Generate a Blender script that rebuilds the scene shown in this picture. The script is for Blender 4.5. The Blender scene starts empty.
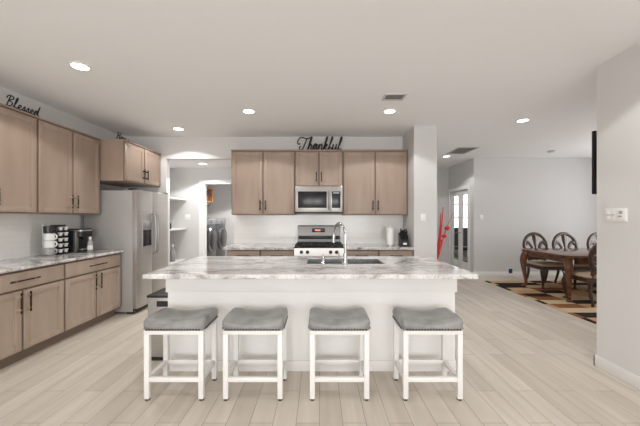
import bpy, bmesh, math, random
from mathutils import Vector, Matrix
random.seed(7)
C = bpy.context.scene.collection
SC = bpy.context.scene
PI = math.pi

# ------------------------------------------------------------------ camera
cam_d = bpy.data.cameras.new('camera'); cam = bpy.data.objects.new('camera', cam_d); C.objects.link(cam)
cam.location = (0, 0, 1.37); cam.rotation_euler = (PI/2, 0, 0)
cam_d.sensor_width = 36; cam_d.lens = 36*300/640
cam_d.shift_x = 0.0008; cam_d.shift_y = 0.0070
cam_d.clip_start = 0.05; cam_d.clip_end = 100
SC.camera = cam
# ------------------------------------------------------------------ world, exposure
w = bpy.data.worlds.new('daylight'); SC.world = w; w.use_nodes = True
w.node_tree.nodes['Background'].inputs[0].default_value = (0.93, 0.96, 1, 1)
w.node_tree.nodes['Background'].inputs[1].default_value = 3.0
SC.view_settings.view_transform = 'Standard'; SC.view_settings.look = 'None'
SC.view_settings.gamma = 1; SC.view_settings.exposure = 0.17
SC.view_settings.use_curve_mapping = False
try:
    SC.cycles.use_denoising = True; SC.cycles.denoiser = 'OPENIMAGEDENOISE'
    SC.cycles.max_bounces = 8; SC.cycles.diffuse_bounces = 5; SC.cycles.sample_clamp_indirect = 6
except Exception: pass
# ------------------------------------------------------------------ large area lights added in window openings out of view
def area(name, loc, rot, sx, sy, power, col=(1, 1, 1)):
    d = bpy.data.lights.new(name, 'AREA'); d.shape = 'RECTANGLE'; d.size = sx; d.size_y = sy
    d.energy = power; d.color = col
    o = bpy.data.objects.new(name, d); C.objects.link(o); o.location = loc; o.rotation_euler = rot
    return o
area('added_rear_light_left', (-1.5, -4.3, 1.35), (PI/2, 0, 0), 2.2, 1.9, 72, (1, .99, .98))  # unseen rear light, added to fill the room
area('added_rear_light_right', (1.2, -4.3, 1.35), (PI/2, 0, 0), 2.2, 1.9, 72, (1, .99, .98))  # second added rear light, also out of view
area('unseen_dining_light', (6.85, 4.9, 1.45), (PI/2, 0, PI/2), 2.2, 1.7, 35, (1, .99, .98))  # unseen light added on the dining side
DOWN_W = 38          # watts of each recessed downlight
DOWN_COL = (1, .997, .995)

# ------------------------------------------------------------------ materials
def mat(name, col, rough=.5, metal=0, spec=.5, noise=None, bump=None, emit=None, coat=0, trans=0, ior=1.45, aniso=0):
    """noise=(scale xyz, amount, colour2)  bump=(scale, strength)"""
    m = bpy.data.materials.new(name); m.use_nodes = True
    nt = m.node_tree; b = nt.nodes['Principled BSDF']
    b.inputs['Base Color'].default_value = (*col, 1); b.inputs['Roughness'].default_value = rough
    b.inputs['Metallic'].default_value = metal; b.inputs['Specular IOR Level'].default_value = spec
    b.inputs['Coat Weight'].default_value = coat; b.inputs['Transmission Weight'].default_value = trans
    b.inputs['IOR'].default_value = ior
    if emit:
        b.inputs['Emission Color'].default_value = (*emit[0], 1); b.inputs['Emission Strength'].default_value = emit[1]
    tc = nt.nodes.new('ShaderNodeTexCoord')
    if noise:
        mp = nt.nodes.new('ShaderNodeMapping'); mp.inputs['Scale'].default_value = noise[0]
        n = nt.nodes.new('ShaderNodeTexNoise'); n.inputs['Scale'].default_value = 1; n.inputs['Detail'].default_value = 5
        r = nt.nodes.new('ShaderNodeValToRGB'); r.color_ramp.elements[0].position = .3; r.color_ramp.elements[1].position = .7
        r.color_ramp.elements[0].color = (*col, 1); r.color_ramp.elements[1].color = (*noise[1], 1)
        nt.links.new(tc.outputs['Object'], mp.inputs[0]); nt.links.new(mp.outputs[0], n.inputs['Vector'])
        nt.links.new(n.outputs[0], r.inputs[0]); nt.links.new(r.outputs[0], b.inputs['Base Color'])
    if bump:
        n2 = nt.nodes.new('ShaderNodeTexNoise'); n2.inputs['Scale'].default_value = bump[0]; n2.inputs['Detail'].default_value = 4
        bp = nt.nodes.new('ShaderNodeBump'); bp.inputs['Strength'].default_value = bump[1]; bp.inputs['Distance'].default_value = .01
        nt.links.new(tc.outputs['Object'], n2.inputs['Vector']); nt.links.new(n2.outputs[0], bp.inputs['Height'])
        nt.links.new(bp.outputs[0], b.inputs['Normal'])
    return m
def ramp(nt, stops):
    r = nt.nodes.new('ShaderNodeValToRGB'); e = r.color_ramp.elements
    while len(e) < len(stops): e.new(.5)
    for k, (p, c) in enumerate(stops): e[k].position = p; e[k].color = (*c, 1)
    return r

M = {}
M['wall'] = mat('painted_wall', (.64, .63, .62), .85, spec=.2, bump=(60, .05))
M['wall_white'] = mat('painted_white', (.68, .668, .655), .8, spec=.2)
M['ceil'] = mat('ceiling_paint', (.88, .88, .88), .95, spec=.1, bump=(45, .08))
M['trim'] = mat('white_trim', (.84, .83, .81), .45)
M['island_white'] = mat('island_paint', (.83, .82, .80), .5)
M['cab'] = mat('stained_maple', (.325, .240, .185), .42, noise=((9, 9, 1.6), (.375, .282, .222)))
M['cab_low'] = mat('stained_maple_base', (.37, .285, .225), .45, noise=((9, 9, 1.6), (.42, .33, .265)))
M['gap_shade_toe'] = mat('gap_shade_toe_brown', (.19, .140, .108), .55)  # dark brown with the door-gap shade put into the colour; also the toe kicks
M['steel_dark'] = mat('range_steel', (.105, .10, .097), .3, .95)
M['steel_mid'] = mat('microwave_steel', (.50, .485, .465), .3, .9)
M['handle_steel'] = mat('handle_steel', (.36, .35, .34), .28, .9)
M['chair_wood'] = mat('dark_walnut', (.040, .020, .012), .3, noise=((6, 6, 20), (.075, .034, .018)), coat=.25)
M['bronze'] = mat('dark_bronze', (.025, .021, .018), .35, .6)
M['brass'] = mat('satin_brass', (.80, .70, .52), .3, .9)
M['steel'] = mat('brushed_steel', (.49, .468, .445), .34, .78, noise=((2, 2, 90), (.445, .425, .405)))
M['steel_side'] = mat('fridge_side_grey', (.38, .365, .35), .5, .25)
M['chrome'] = mat('chrome', (.52, .52, .52), .15, 1)
M['sink'] = mat('sink_steel', (.50, .50, .50), .24, .95)
M['black'] = mat('black_plastic', (.015, .015, .016), .4)
M['black_gloss'] = mat('black_glass', (.012, .012, .014), .22)
M['iron'] = mat('cast_iron', (.018, .018, .019), .65)
M['white_metal'] = mat('white_powder_coat', (.82, .81, .79), .4)
M['leather'] = mat('grey_leather', (.195, .19, .185), .34, noise=((9, 9, 9), (.34, .335, .325)), bump=(120, .15))
M['nail'] = mat('nailhead', (.055, .053, .05), .4, .5)
M['rubber'] = mat('rubber_foot', (.02, .02, .02), .7)
M['cherry'] = mat('cherry_wood', (.075, .026, .012), .22, noise=((9, 9, 14), (.20, .075, .030)), coat=.4)
M['seat_cloth'] = mat('beige_upholstery', (.60, .47, .34), .9, noise=((40, 40, 40), (.54, .42, .30)))
M['sign'] = mat('sign_black', (.008, .008, .009), .5)
M['lens'] = mat('lamp_lens', (1, 1, 1), .5, emit=((1, .96, .91), 9))
M['plate'] = mat('switch_plate', (.84, .83, .81), .35)
M['plate_grey'] = mat('switch_grey', (.38, .37, .36), .5)
M['vent'] = mat('vent_grey', (.62, .60, .58), .6)
M['vent_dark'] = mat('vent_dark', (.10, .095, .09), .8)
M['graphite'] = mat('graphite_enamel', (.10, .10, .105), .3, .5)
M['graphite_light'] = mat('graphite_panel', (.32, .32, .325), .35, .5)
M['door_glass_dark'] = mat('washer_glass', (.03, .03, .033), .08)
M['red'] = mat('red_stem', (.62, .02, .02), .5)
M['vase'] = mat('vase_glaze', (.25, .2, .16), .3)
M['ceramic'] = mat('white_ceramic', (.78, .77, .75), .25)
M['ceramic_grey'] = mat('grey_ceramic', (.36, .35, .34), .3)
M['ceramic_black'] = mat('black_ceramic', (.02, .02, .02), .3)
M['foil'] = mat('pod_white', (.80, .78, .75), .4)
M['paper'] = mat('paper_towel', (.86, .85, .83), .95)
M['basket'] = mat('orange_wood', (.55, .26, .10), .6, noise=((5, 5, 30), (.42, .18, .06)))
M['orange_display'] = mat('oven_display', (.05, .02, .01), .3, emit=((1, .25, .10), 1.1))
M['clear'] = mat('clear_glass', (1, 1, 1), .02, trans=1, ior=1.2)
M['blue'] = mat('blue_plastic', (.02, .04, .12), .4)

def make_floor():
    m = bpy.data.materials.new('wood_plank_tile'); m.use_nodes = True; nt = m.node_tree; b = nt.nodes['Principled BSDF']
    tc = nt.nodes.new('ShaderNodeTexCoord'); mp = nt.nodes.new('ShaderNodeMapping'); mp.inputs['Rotation'].default_value = (0, 0, PI/2)
    nt.links.new(tc.outputs['Object'], mp.inputs[0])
    br = nt.nodes.new('ShaderNodeTexBrick'); nt.links.new(mp.outputs[0], br.inputs['Vector'])
    br.offset = .37; br.offset_frequency = 2
    for k, v in (('Scale', 1), ('Mortar Size', .0022), ('Mortar Smooth', .3), ('Bias', 0), ('Brick Width', 1.0), ('Row Height', .155)): br.inputs[k].default_value = v
    br.inputs['Color1'].default_value = (.555, .495, .42, 1); br.inputs['Color2'].default_value = (.65, .59, .51, 1)
    br.inputs['Mortar'].default_value = (.29, .25, .21, 1)
    mp2 = nt.nodes.new('ShaderNodeMapping'); mp2.inputs['Scale'].default_value = (14, 1.2, 1)
    nt.links.new(tc.outputs['Object'], mp2.inputs[0])
    n = nt.nodes.new('ShaderNodeTexNoise'); n.inputs['Scale'].default_value = 1; n.inputs['Detail'].default_value = 6
    nt.links.new(mp2.outputs[0], n.inputs['Vector'])
    r = ramp(nt, [(.25, (.86, .85, .84)), (.75, (1.08, 1.08, 1.08))]); nt.links.new(n.outputs[0], r.inputs[0])
    mx = nt.nodes.new('ShaderNodeMix'); mx.data_type = 'RGBA'; mx.blend_type = 'MULTIPLY'; mx.inputs[0].default_value = 1
    nt.links.new(br.outputs['Color'], mx.inputs[6]); nt.links.new(r.outputs[0], mx.inputs[7])
    nt.links.new(mx.outputs[2], b.inputs['Base Color'])
    b.inputs['Roughness'].default_value = .38; b.inputs['Specular IOR Level'].default_value = .4
    bp = nt.nodes.new('ShaderNodeBump'); bp.inputs['Strength'].default_value = .25; bp.inputs['Distance'].default_value = .004; bp.invert = True
    nt.links.new(br.outputs['Fac'], bp.inputs['Height']); nt.links.new(bp.outputs[0], b.inputs['Normal'])
    return m
M['floor'] = make_floor()
def make_tile(name, col, rot):
    m = bpy.data.materials.new(name); m.use_nodes = True; nt = m.node_tree; b = nt.nodes['Principled BSDF']
    tc = nt.nodes.new('ShaderNodeTexCoord'); mp = nt.nodes.new('ShaderNodeMapping'); mp.inputs['Rotation'].default_value = rot
    nt.links.new(tc.outputs['Object'], mp.inputs[0])
    br = nt.nodes.new('ShaderNodeTexBrick'); nt.links.new(mp.outputs[0], br.inputs['Vector'])
    for k, v in (('Scale', 1), ('Mortar Size', .0022), ('Mortar Smooth', .2), ('Brick Width', .20), ('Row Height', .068)): br.inputs[k].default_value = v
    c2 = tuple(x*.975 for x in col)
    br.inputs['Color1'].default_value = (*col, 1); br.inputs['Color2'].default_value = (*c2, 1); br.inputs['Mortar'].default_value = (*[x*.92 for x in col], 1)
    nt.links.new(br.outputs['Color'], b.inputs['Base Color']); b.inputs['Roughness'].default_value = .18
    bp = nt.nodes.new('ShaderNodeBump'); bp.inputs['Strength'].default_value = .3; bp.inputs['Distance'].default_value = .003; bp.invert = True
    nt.links.new(br.outputs['Fac'], bp.inputs['Height']); nt.links.new(bp.outputs[0], b.inputs['Normal'])
    return m
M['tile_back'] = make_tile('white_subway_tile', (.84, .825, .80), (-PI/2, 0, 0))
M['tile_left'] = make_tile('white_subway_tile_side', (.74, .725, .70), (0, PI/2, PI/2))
def make_granite():
    m = bpy.data.materials.new('granite'); m.use_nodes = True; nt = m.node_tree; b = nt.nodes['Principled BSDF']
    tc = nt.nodes.new('ShaderNodeTexCoord')
    mp = nt.nodes.new('ShaderNodeMapping'); mp.inputs['Scale'].default_value = (1.5, 2.6, 2.6); mp.inputs['Rotation'].default_value = (0, 0, .25)
    mp.inputs['Location'].default_value = (.7, .2, 0)
    nt.links.new(tc.outputs['Object'], mp.inputs[0])
    n1 = nt.nodes.new('ShaderNodeTexNoise'); n1.inputs['Scale'].default_value = 1.6; n1.inputs['Detail'].default_value = 8; n1.inputs['Roughness'].default_value = .68; n1.inputs['Distortion'].default_value = 1.4
    nt.links.new(mp.outputs[0], n1.inputs['Vector'])
    r1 = ramp(nt, [(.31, (.12, .11, .105)), (.40, (.34, .32, .308)), (.47, (.56, .545, .53)), (.57, (.74, .73, .72))]); nt.links.new(n1.outputs[0], r1.inputs[0])
    n2 = nt.nodes.new('ShaderNodeTexNoise'); n2.inputs['Scale'].default_value = 55; n2.inputs['Detail'].default_value = 3
    nt.links.new(tc.outputs['Object'], n2.inputs['Vector'])
    r2 = ramp(nt, [(.32, (.62, .60, .58)), (.46, (1, 1, 1))]); nt.links.new(n2.outputs[0], r2.inputs[0])
    mx = nt.nodes.new('ShaderNodeMix'); mx.data_type = 'RGBA'; mx.blend_type = 'MULTIPLY'; mx.inputs[0].default_value = 1
    nt.links.new(r1.outputs[0], mx.inputs[6]); nt.links.new(r2.outputs[0], mx.inputs[7]); nt.links.new(mx.outputs[2], b.inputs['Base Color'])
    b.inputs['Roughness'].default_value = .12
    return m
M['granite'] = make_granite()
def make_rug():
    m = bpy.data.materials.new('block_rug'); m.use_nodes = True; nt = m.node_tree; b = nt.nodes['Principled BSDF']
    tc = nt.nodes.new('ShaderNodeTexCoord'); mp = nt.nodes.new('ShaderNodeMapping'); mp.inputs['Location'].default_value = (1.17, .71, 0)
    nt.links.new(tc.outputs['Object'], mp.inputs[0])
    sep = nt.nodes.new('ShaderNodeSeparateXYZ'); nt.links.new(mp.outputs[0], sep.inputs[0])
    def fl(out, s):
        a = nt.nodes.new('ShaderNodeMath'); a.operation = 'MULTIPLY'; a.inputs[1].default_value = s; nt.links.new(out, a.inputs[0])
        f = nt.nodes.new('ShaderNodeMath'); f.operation = 'FLOOR'; nt.links.new(a.outputs[0], f.inputs[0]); return f.outputs[0]
    cm = nt.nodes.new('ShaderNodeCombineXYZ'); nt.links.new(fl(sep.outputs[0], 2.3), cm.inputs[0]); nt.links.new(fl(sep.outputs[1], 4.6), cm.inputs[1])
    wn = nt.nodes.new('ShaderNodeTexWhiteNoise'); wn.noise_dimensions = '3D'; nt.links.new(cm.outputs[0], wn.inputs['Vector'])
    r = ramp(nt, [(0, (.030, .020, .015)), (.20, (.50, .31, .17)), (.48, (.58, .41, .25)), (.70, (.26, .11, .05)), (.84, (.60, .46, .30))])
    r.color_ramp.interpolation = 'CONSTANT'; nt.links.new(wn.outputs['Value'], r.inputs[0]); nt.links.new(r.outputs[0], b.inputs['Base Color'])
    b.inputs['Roughness'].default_value = .95; b.inputs['Specular IOR Level'].default_value = .1
    return m
M['rug'] = make_rug()

# ------------------------------------------------------------------ mesh builder
class MB:
    def __init__(s): s.bm = bmesh.new(); s.mi = 0
    def _new(s, fn):
        old = set(s.bm.faces); fn(); 
        for f in s.bm.faces:
            if f not in old: f.material_index = s.mi
    def box(s, x0, x1, y0, y1, z0, z1, bev=0, seg=2):
        def go():
            r = bmesh.ops.create_cube(s.bm, size=1)
            for v in r['verts']:
                v.co = Vector((x0+(v.co.x+.5)*(x1-x0), y0+(v.co.y+.5)*(y1-y0), z0+(v.co.z+.5)*(z1-z0)))
            if bev:
                es = list({e for v in r['verts'] for e in v.link_edges})
                bmesh.ops.bevel(s.bm, geom=es, offset=bev, segments=seg, affect='EDGES', profile=.5)
        s._new(go); return s
    def rings(s, rings, cap0=True, cap1=True, close=True):
        def go():
            vs = [[s.bm.verts.new(p) for p in r] for r in rings]
            for a, b in zip(vs, vs[1:]):
                n = len(a)
                for i in range(n if close else n-1):
                    j = (i+1) % n
                    try: s.bm.faces.new((a[i], a[j], b[j], b[i]))
                    except ValueError: pass
            if cap0: s.bm.faces.new(list(reversed(vs[0])))
            if cap1: s.bm.faces.new(vs[-1])
        s._new(go); return s
    def tube(s, pts, r, seg=10, closed=False, flat=None):
        """pts list of Vectors; r number or list; flat=(a,b) scales the section"""
        pts = [Vector(p) for p in pts]; n = len(pts)
        rs = r if isinstance(r, (list, tuple)) else [r]*n
        rings = []; up = None
        for i, p in enumerate(pts):
            if closed: t = pts[(i+1) % n]-pts[i-1]
            else: t = pts[min(i+1, n-1)]-pts[max(i-1, 0)]
            if t.length < 1e-9: t = Vector((0, 0, 1))
            t.normalize()
            if up is None: up = Vector((0, 0, 1)) if abs(t.z) < .9 else Vector((1, 0, 0))
            a = up - t*up.dot(t)
            if a.length < 1e-4: a = t.orthogonal()
            a.normalize(); b = t.cross(a); up = a
            fa, fb = flat or (1, 1)
            rings.append([p + (a*math.cos(2*PI*k/seg)*fa + b*math.sin(2*PI*k/seg)*fb)*rs[i] for k in range(seg)])
        if closed: rings.append(rings[0])
        if closed:
            def go():
                vs = [[s.bm.verts.new(q) for q in rr] for rr in rings[:-1]]
                m_ = len(vs)
                for i in range(m_):
                    A, B = vs[i], vs[(i+1) % m_]
                    for k in range(seg): s.bm.faces.new((A[k], A[(k+1) % seg], B[(k+1) % seg], B[k]))
            s._new(go)
        else: s.rings(rings)
        return s
    def cyl(s, p0, p1, r0, r1=None, seg=20): return s.tube([p0, p1], [r0, r0 if r1 is None else r1], seg)
    def lathe(s, prof, loc=(0, 0, 0), seg=24, axis='z'):
        L = Vector(loc); rings = []
        for r, h in prof:
            ring = []
            for k in range(seg):
                a = 2*PI*k/seg; c, d = max(r, 1e-4)*math.cos(a), max(r, 1e-4)*math.sin(a)
                q = {'z': (c, d, h), 'y': (d, h, c), 'x': (h, c, d)}[axis]
                ring.append(L+Vector(q))
            rings.append(ring)
        return s.rings(rings)
    def prism(s, poly, z0, z1, axis='z'):
        def tr(p, h): return {'z': (p[0], p[1], h), 'y': (p[0], h, p[1]), 'x': (h, p[0], p[1])}[axis]
        return s.rings([[Vector(tr(p, z0)) for p in poly], [Vector(tr(p, z1)) for p in poly]])
    def build(s, name, mats, parent=None, loc=(0, 0, 0), rot=(0, 0, 0), smooth=35, bevel=0):
        bmesh.ops.recalc_face_normals(s.bm, faces=s.bm.faces)
        me = bpy.data.meshes.new(name); s.bm.to_mesh(me); s.bm.free()
        for m in (mats if isinstance(mats, (list, tuple)) else [mats]): me.materials.append(m)
        if smooth:
            for p in me.polygons: p.use_smooth = True
            me.set_sharp_from_angle(angle=math.radians(smooth))
        o = bpy.data.objects.new(name, me); C.objects.link(o); o.location = loc; o.rotation_euler = rot
        if parent: o.parent = parent
        if bevel:
            b = o.modifiers.new('bevel', 'BEVEL'); b.width = bevel; b.segments = 2; b.limit_method = 'ANGLE'; b.angle_limit = math.radians(40)
        return o
def tag(o, label, cat, group=None):
    o['label'] = label; o['category'] = cat
    if group: o['group'] = group
    return o
def thing(name, label, cat, loc=(0, 0, 0), rz=0, group=None):
    o = bpy.data.objects.new(name, None); C.objects.link(o); o.location = loc; o.rotation_euler = (0, 0, rz)
    o.empty_display_size = .05
    return tag(o, label, cat, group)
def struct(name, mb, m, **k):
    o = mb.build(name, m, **k); o['kind'] = 'structure'; return o
def dup(root, loc, rz, label, group=None):
    r = root.copy(); C.objects.link(r); r.location = loc; r.rotation_euler = (0, 0, rz); r['label'] = label
    if group: r['group'] = group
    for ch in list(root.children):
        c = ch.copy(); C.objects.link(c); c.parent = r
        for g in list(ch.children):
            d = g.copy(); C.objects.link(d); d.parent = c
    return r
def smooth_path(pts, n=6, closed=False):
    P = [Vector(p) for p in pts]; out = []; N = len(P)
    rng = range(N if closed else N-1)
    for i in rng:
        if closed: p0, p1, p2, p3 = P[i-1], P[i], P[(i+1) % N], P[(i+2) % N]
        else: p0, p1, p2, p3 = P[max(i-1, 0)], P[i], P[i+1], P[min(i+2, N-1)]
        for k in range(n):
            t = k/n
            out.append(.5*((2*p1)+(p2-p0)*t+(2*p0-5*p1+4*p2-p3)*t*t+(3*p1-p0-3*p2+p3)*t**3))
    if not closed: out.append(P[-1])
    return out
def rrect(w, d, r, n=5, cx=0, cy=0):
    pts = []
    for (sx, sy, a0) in ((1, 1, 0), (-1, 1, PI/2), (-1, -1, PI), (1, -1, 3*PI/2)):
        for k in range(n+1):
            a = a0+PI/2*k/n
            pts.append((cx+sx*(w/2-r)+r*math.cos(a), cy+sy*(d/2-r)+r*math.sin(a)))
    return pts

# ================================================================== SETTING
H = 2.77; XL = -3.395; YB = 5.2; XR = 2.56; HB = 2.39
struct('floor', MB().box(-3.55, 7.2, -4.6, 10.7, -.1, 0), M['floor'], smooth=0)
struct('ceiling', MB().box(-3.55, 7.2, -4.6, 10.7, H, H+.1), M['ceil'], smooth=0)
struct('wall_left', MB().box(XL-.12, XL, -4.5, YB+.12, 0, H), M['wall'], smooth=0)
mb = MB(); mb.box(XL, -2.655, YB, YB+.12, 0, H); mb.box(-1.48, 1.44, YB, YB+.12, 0, H); mb.box(-2.655, -1.48, YB, YB+.12, HB, H)
struct('wall_back', mb, M['wall_white'], smooth=0)
struct('wall_hall', MB().box(1.44, 1.79, 4.57, 8.4, 0, H), M['wall'], smooth=0)
# pantry passage behind the back wall
YF = 6.18
mb = MB(); mb.box(-3.2, -2.38, YF, YF+.11, 0, HB); mb.box(-1.62, -1.2, YF, YF+.11, 0, HB); mb.box(-2.38, -1.62, YF, YF+.11, 2.06, HB)
struct('wall_laundry_front', mb, M['wall'], smooth=0)
struct('wall_pantry', MB().box(-3.2, -3.09, YB+.12, YF, 0, HB), M['wall'], smooth=0)
struct('wall_passage', MB().box(-1.32, -1.2, YB+.12, YF, 0, HB), M['wall'], smooth=0)
mb = MB(); mb.box(-3.3, -1.0, YB+.12, 8.75, HB, HB+.06)
struct('ceiling_passage', mb, M['ceil'], smooth=0)
struct('wall_laundry_left', MB().box(-3.32, -3.2, YF+.11, 8.7, 0, HB), M['wall'], smooth=0)
struct('wall_laundry_back', MB().box(-3.2, -1.0, 8.6, 8.7, 0, HB), M['wall'], smooth=0)
struct('wall_laundry_right', MB().box(-1.12, -1.0, YF+.11, 8.6, 0, HB), M['wall'], smooth=0)
mb = MB()
for a, b_ in ((-2.475, -2.38), (-1.62, -1.525)): mb.box(a, b_, YF-.018, YF, 0, 2.06)
mb.box(-2.475, -1.525, YF-.018, YF, 2.06, 2.145)
mb.box(-2.38, -2.365, YF-.005, YF+.11, 0, 2.06); mb.box(-1.635, -1.62, YF-.005, YF+.11, 0, 2.06)
struct('trim_1', mb, M['trim'], smooth=0)                              # casing of the laundry doorway
# right wall, dining room, office
struct('wall_right', MB().box(XR, XR+.12, -4.5, 2.77, 0, H), M['wall_white'], smooth=0)
struct('wall_dining_front', MB().box(XR+.12, 7.0, 2.65, 2.77, 0, H), M['wall_white'], smooth=0)
mb = MB(); mb.box(7.0, 7.12, 2.65, 3.8, 0, H); mb.box(7.0, 7.12, 6.0, 7.16, 0, H); mb.box(7.0, 7.12, 3.8, 6.0, 0, .6); mb.box(7.0, 7.12, 3.8, 6.0, 2.3, H)
struct('wall_dining_right', mb, M['wall'], smooth=0)
struct('wall_far', MB().box(3.62, 7.0, 7.04, 7.16, 0, H), M['wall'], smooth=0)
mb = MB(); mb.box(3.62, 3.74, 7.16, 7.30, 0, H); mb.box(3.62, 3.74, 8.32, 10.5, 0, H); mb.box(3.62, 3.74, 7.30, 8.32, 2.07, H)
struct('wall_office', mb, M['wall'], smooth=0)
struct('wall_hall_end', MB().box(1.44, 3.62, 8.4, 8.52, 0, H), M['wall'], smooth=0)
mb = MB(); mb.box(3.62, 4.2, 10.5, 10.6, 0, H); mb.box(5.7, 7.1, 10.5, 10.6, 0, H); mb.box(4.2, 5.7, 10.5, 10.6, 0, .9); mb.box(4.2, 5.7, 10.5, 10.6, 2.3, H)
struct('wall_office_back', mb, M['wall'], smooth=0)
struct('wall_office_right', MB().box(7.0, 7.12, 7.16, 10.5, 0, H), M['wall'], smooth=0)
# rear of the living area, behind the camera
mb = MB(); mb.box(XL, -2.6, -4.5, -4.38, 0, H); mb.box(-.4, .1, -4.5, -4.38, 0, H); mb.box(2.3, XR, -4.5, -4.38, 0, H)
mb.box(-2.6, -.4, -4.5, -4.38, 0, .4); mb.box(.1, 2.3, -4.5, -4.38, 0, .4); mb.box(-2.6, -.4, -4.5, -4.38, 2.3, H); mb.box(.1, 2.3, -4.5, -4.38, 2.3, H)
struct('wall_rear', mb, M['wall'], smooth=0)
def window(n, x0, x1, y, z0, z1, cols, rows, axis='y'):
    mb = MB(); t = .05
    def bx(a0, a1, b0, b1):
        if axis == 'y': mb.box(a0, a1, y-.03, y+.03, b0, b1)
        else: mb.box(y-.03, y+.03, a0, a1, b0, b1)
    bx(x0, x0+t, z0, z1); bx(x1-t, x1, z0, z1); bx(x0+t, x1-t, z0, z0+t); bx(x0+t, x1-t, z1-t, z1)
    for i in range(1, cols): c = x0+(x1-x0)*i/cols; bx(c-.018, c+.018, z0+t, z1-t)
    for j in range(1, rows): c = z0+(z1-z0)*j/rows; bx(x0+t, x1-t, c-.018, c+.018)
    struct('window_%d' % n, mb, M['trim'], smooth=0)
window(1, -2.6, -.4, -4.45, .4, 2.3, 2, 2); window(2, .1, 2.3, -4.45, .4, 2.3, 2, 2)  # unseen rear windows, added to go with the fill lights
window(3, 3.8, 6.0, 7.07, .6, 2.3, 2, 2, 'x'); window(4, 4.2, 5.7, 10.55, .9, 2.3, 4, 3)  # first is unseen, added for the dining light; second is the office window
# baseboards
struct('baseboard_right', MB().box(XR-.016, XR, -4.38, 2.786, 0, .10, .003).box(XR-.016, 7.0, 2.77, 2.786, 0, .10, .003), M['trim'])
struct('baseboard_far', MB().box(3.604, 7.0, 7.024, 7.04, 0, .10, .003), M['trim'])
struct('baseboard_hall', MB().box(1.79, 1.806, 4.554, 8.4, 0, .10, .003).box(1.806, 3.62, 8.384, 8.4, 0, .1, .003), M['trim'])
struct('baseboard_left', MB().box(XL, XL+.016, -4.38, 2.3, 0, .10, .003), M['trim'])
struct('baseboard_pantry', MB().box(-3.09, -2.475, YF-.014, YF, 0, .1, .003), M['trim'])
# casing of the office doorway
mb = MB()
mb.box(3.602, 3.62, 7.21, 7.30, 0, 2.07); mb.box(3.602, 3.62, 8.32, 8.39, 0, 2.07); mb.box(3.602, 3.62, 7.21, 8.39, 2.07, 2.16)
struct('trim_2', mb, M['trim'], smooth=0)
# backsplashes
mb = MB(); mb.box(-1.48, 1.44, YB-.010, YB, .916, 1.412)
struct('backsplash_back', mb, M['tile_back'], smooth=0)
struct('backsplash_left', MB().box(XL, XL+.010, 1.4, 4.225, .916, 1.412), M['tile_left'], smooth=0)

# ================================================================== CABINETS
def shaker(x0, x1, z0, z1, y, t=.02, fr=.058):
    """door face in the x-z plane, front at y (towards -y)"""
    mb = MB(); b = .0025
    mb.box(x0, x0+fr, y, y+t, z0, z1, b); mb.box(x1-fr, x1, y, y+t, z0, z1, b)
    mb.box(x0+fr-.001, x1-fr+.001, y, y+t, z0, z0+fr, b); mb.box(x0+fr-.001, x1-fr+.001, y, y+t, z1-fr, z1, b)
    mb.box(x0+fr-.001, x1-fr+.001, y+.008, y+t, z0+fr-.001, z1-fr+.001)
    q = .011                                                         # inner bead
    for (a, c, d, e) in ((x0+fr, x0+fr+q, z0+fr, z1-fr), (x1-fr-q, x1-fr, z0+fr, z1-fr), (x0+fr, x1-fr, z0+fr, z0+fr+q), (x0+fr, x1-fr, z1-fr-q, z1-fr)):
        mb.box(a, c, y+.0045, y+t, d, e)
    return mb
def pull(cx, y, cz, L, vertical):
    mb = MB(); r = .0075
    if vertical:
        mb.cyl((cx, y-.032, cz-L/2), (cx, y-.032, cz+L/2), r, seg=10); mb.mi = 1
        for s in (-1, 1): mb.cyl((cx, y-.036, cz+s*L*.32), (cx, y+.002, cz+s*L*.32), r*1.45, seg=10)
    else:
        mb.cyl((cx-L/2, y-.032, cz), (cx+L/2, y-.032, cz), r, seg=10); mb.mi = 1
        for s in (-1, 1): mb.cyl((cx+s*L*.32, y-.036, cz), (cx+s*L*.32, y+.002, cz), r*1.45, seg=10)
    return mb
def wall_cabinet(name, label, loc, rz, w, depth, z0, z1, group, pullz=.14, posts='bronze', crown=True, cat='cabinet'):
    t = thing(name, label, cat, (loc[0], loc[1], z0), rz, group); h = z1-z0
    mb = MB(); mb.box(-w/2, w/2, -depth+.02, 0, 0, h, .002)
    mb.build('cabinet_body', M['cab'], t)
    MB().box(-w/2+.002, w/2-.002, -depth+.0185, -depth+.021, .002, h-.002).build('face_frame_shade', M['gap_shade_toe'], t, smooth=0)  # thin sheet behind the doors, darkened to paint shade into the gaps
    if crown: MB().box(-w/2-.002, w/2+.002, -depth-.012, 0, h, h+.018, .003).build('top_moulding', M['cab'], t)
    g = .014
    for s in (-1, 1):
        x0, x1 = (-w/2+g, -.011) if s < 0 else (.011, w/2-g)
        d = shaker(x0, x1, g, h-g, -depth).build('door', M['cab'], t)
        pull(-.042 if s < 0 else .042, -depth, g+pullz, .16, True).build('handle', [M['bronze'], M[posts]], d)
    return t
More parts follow.
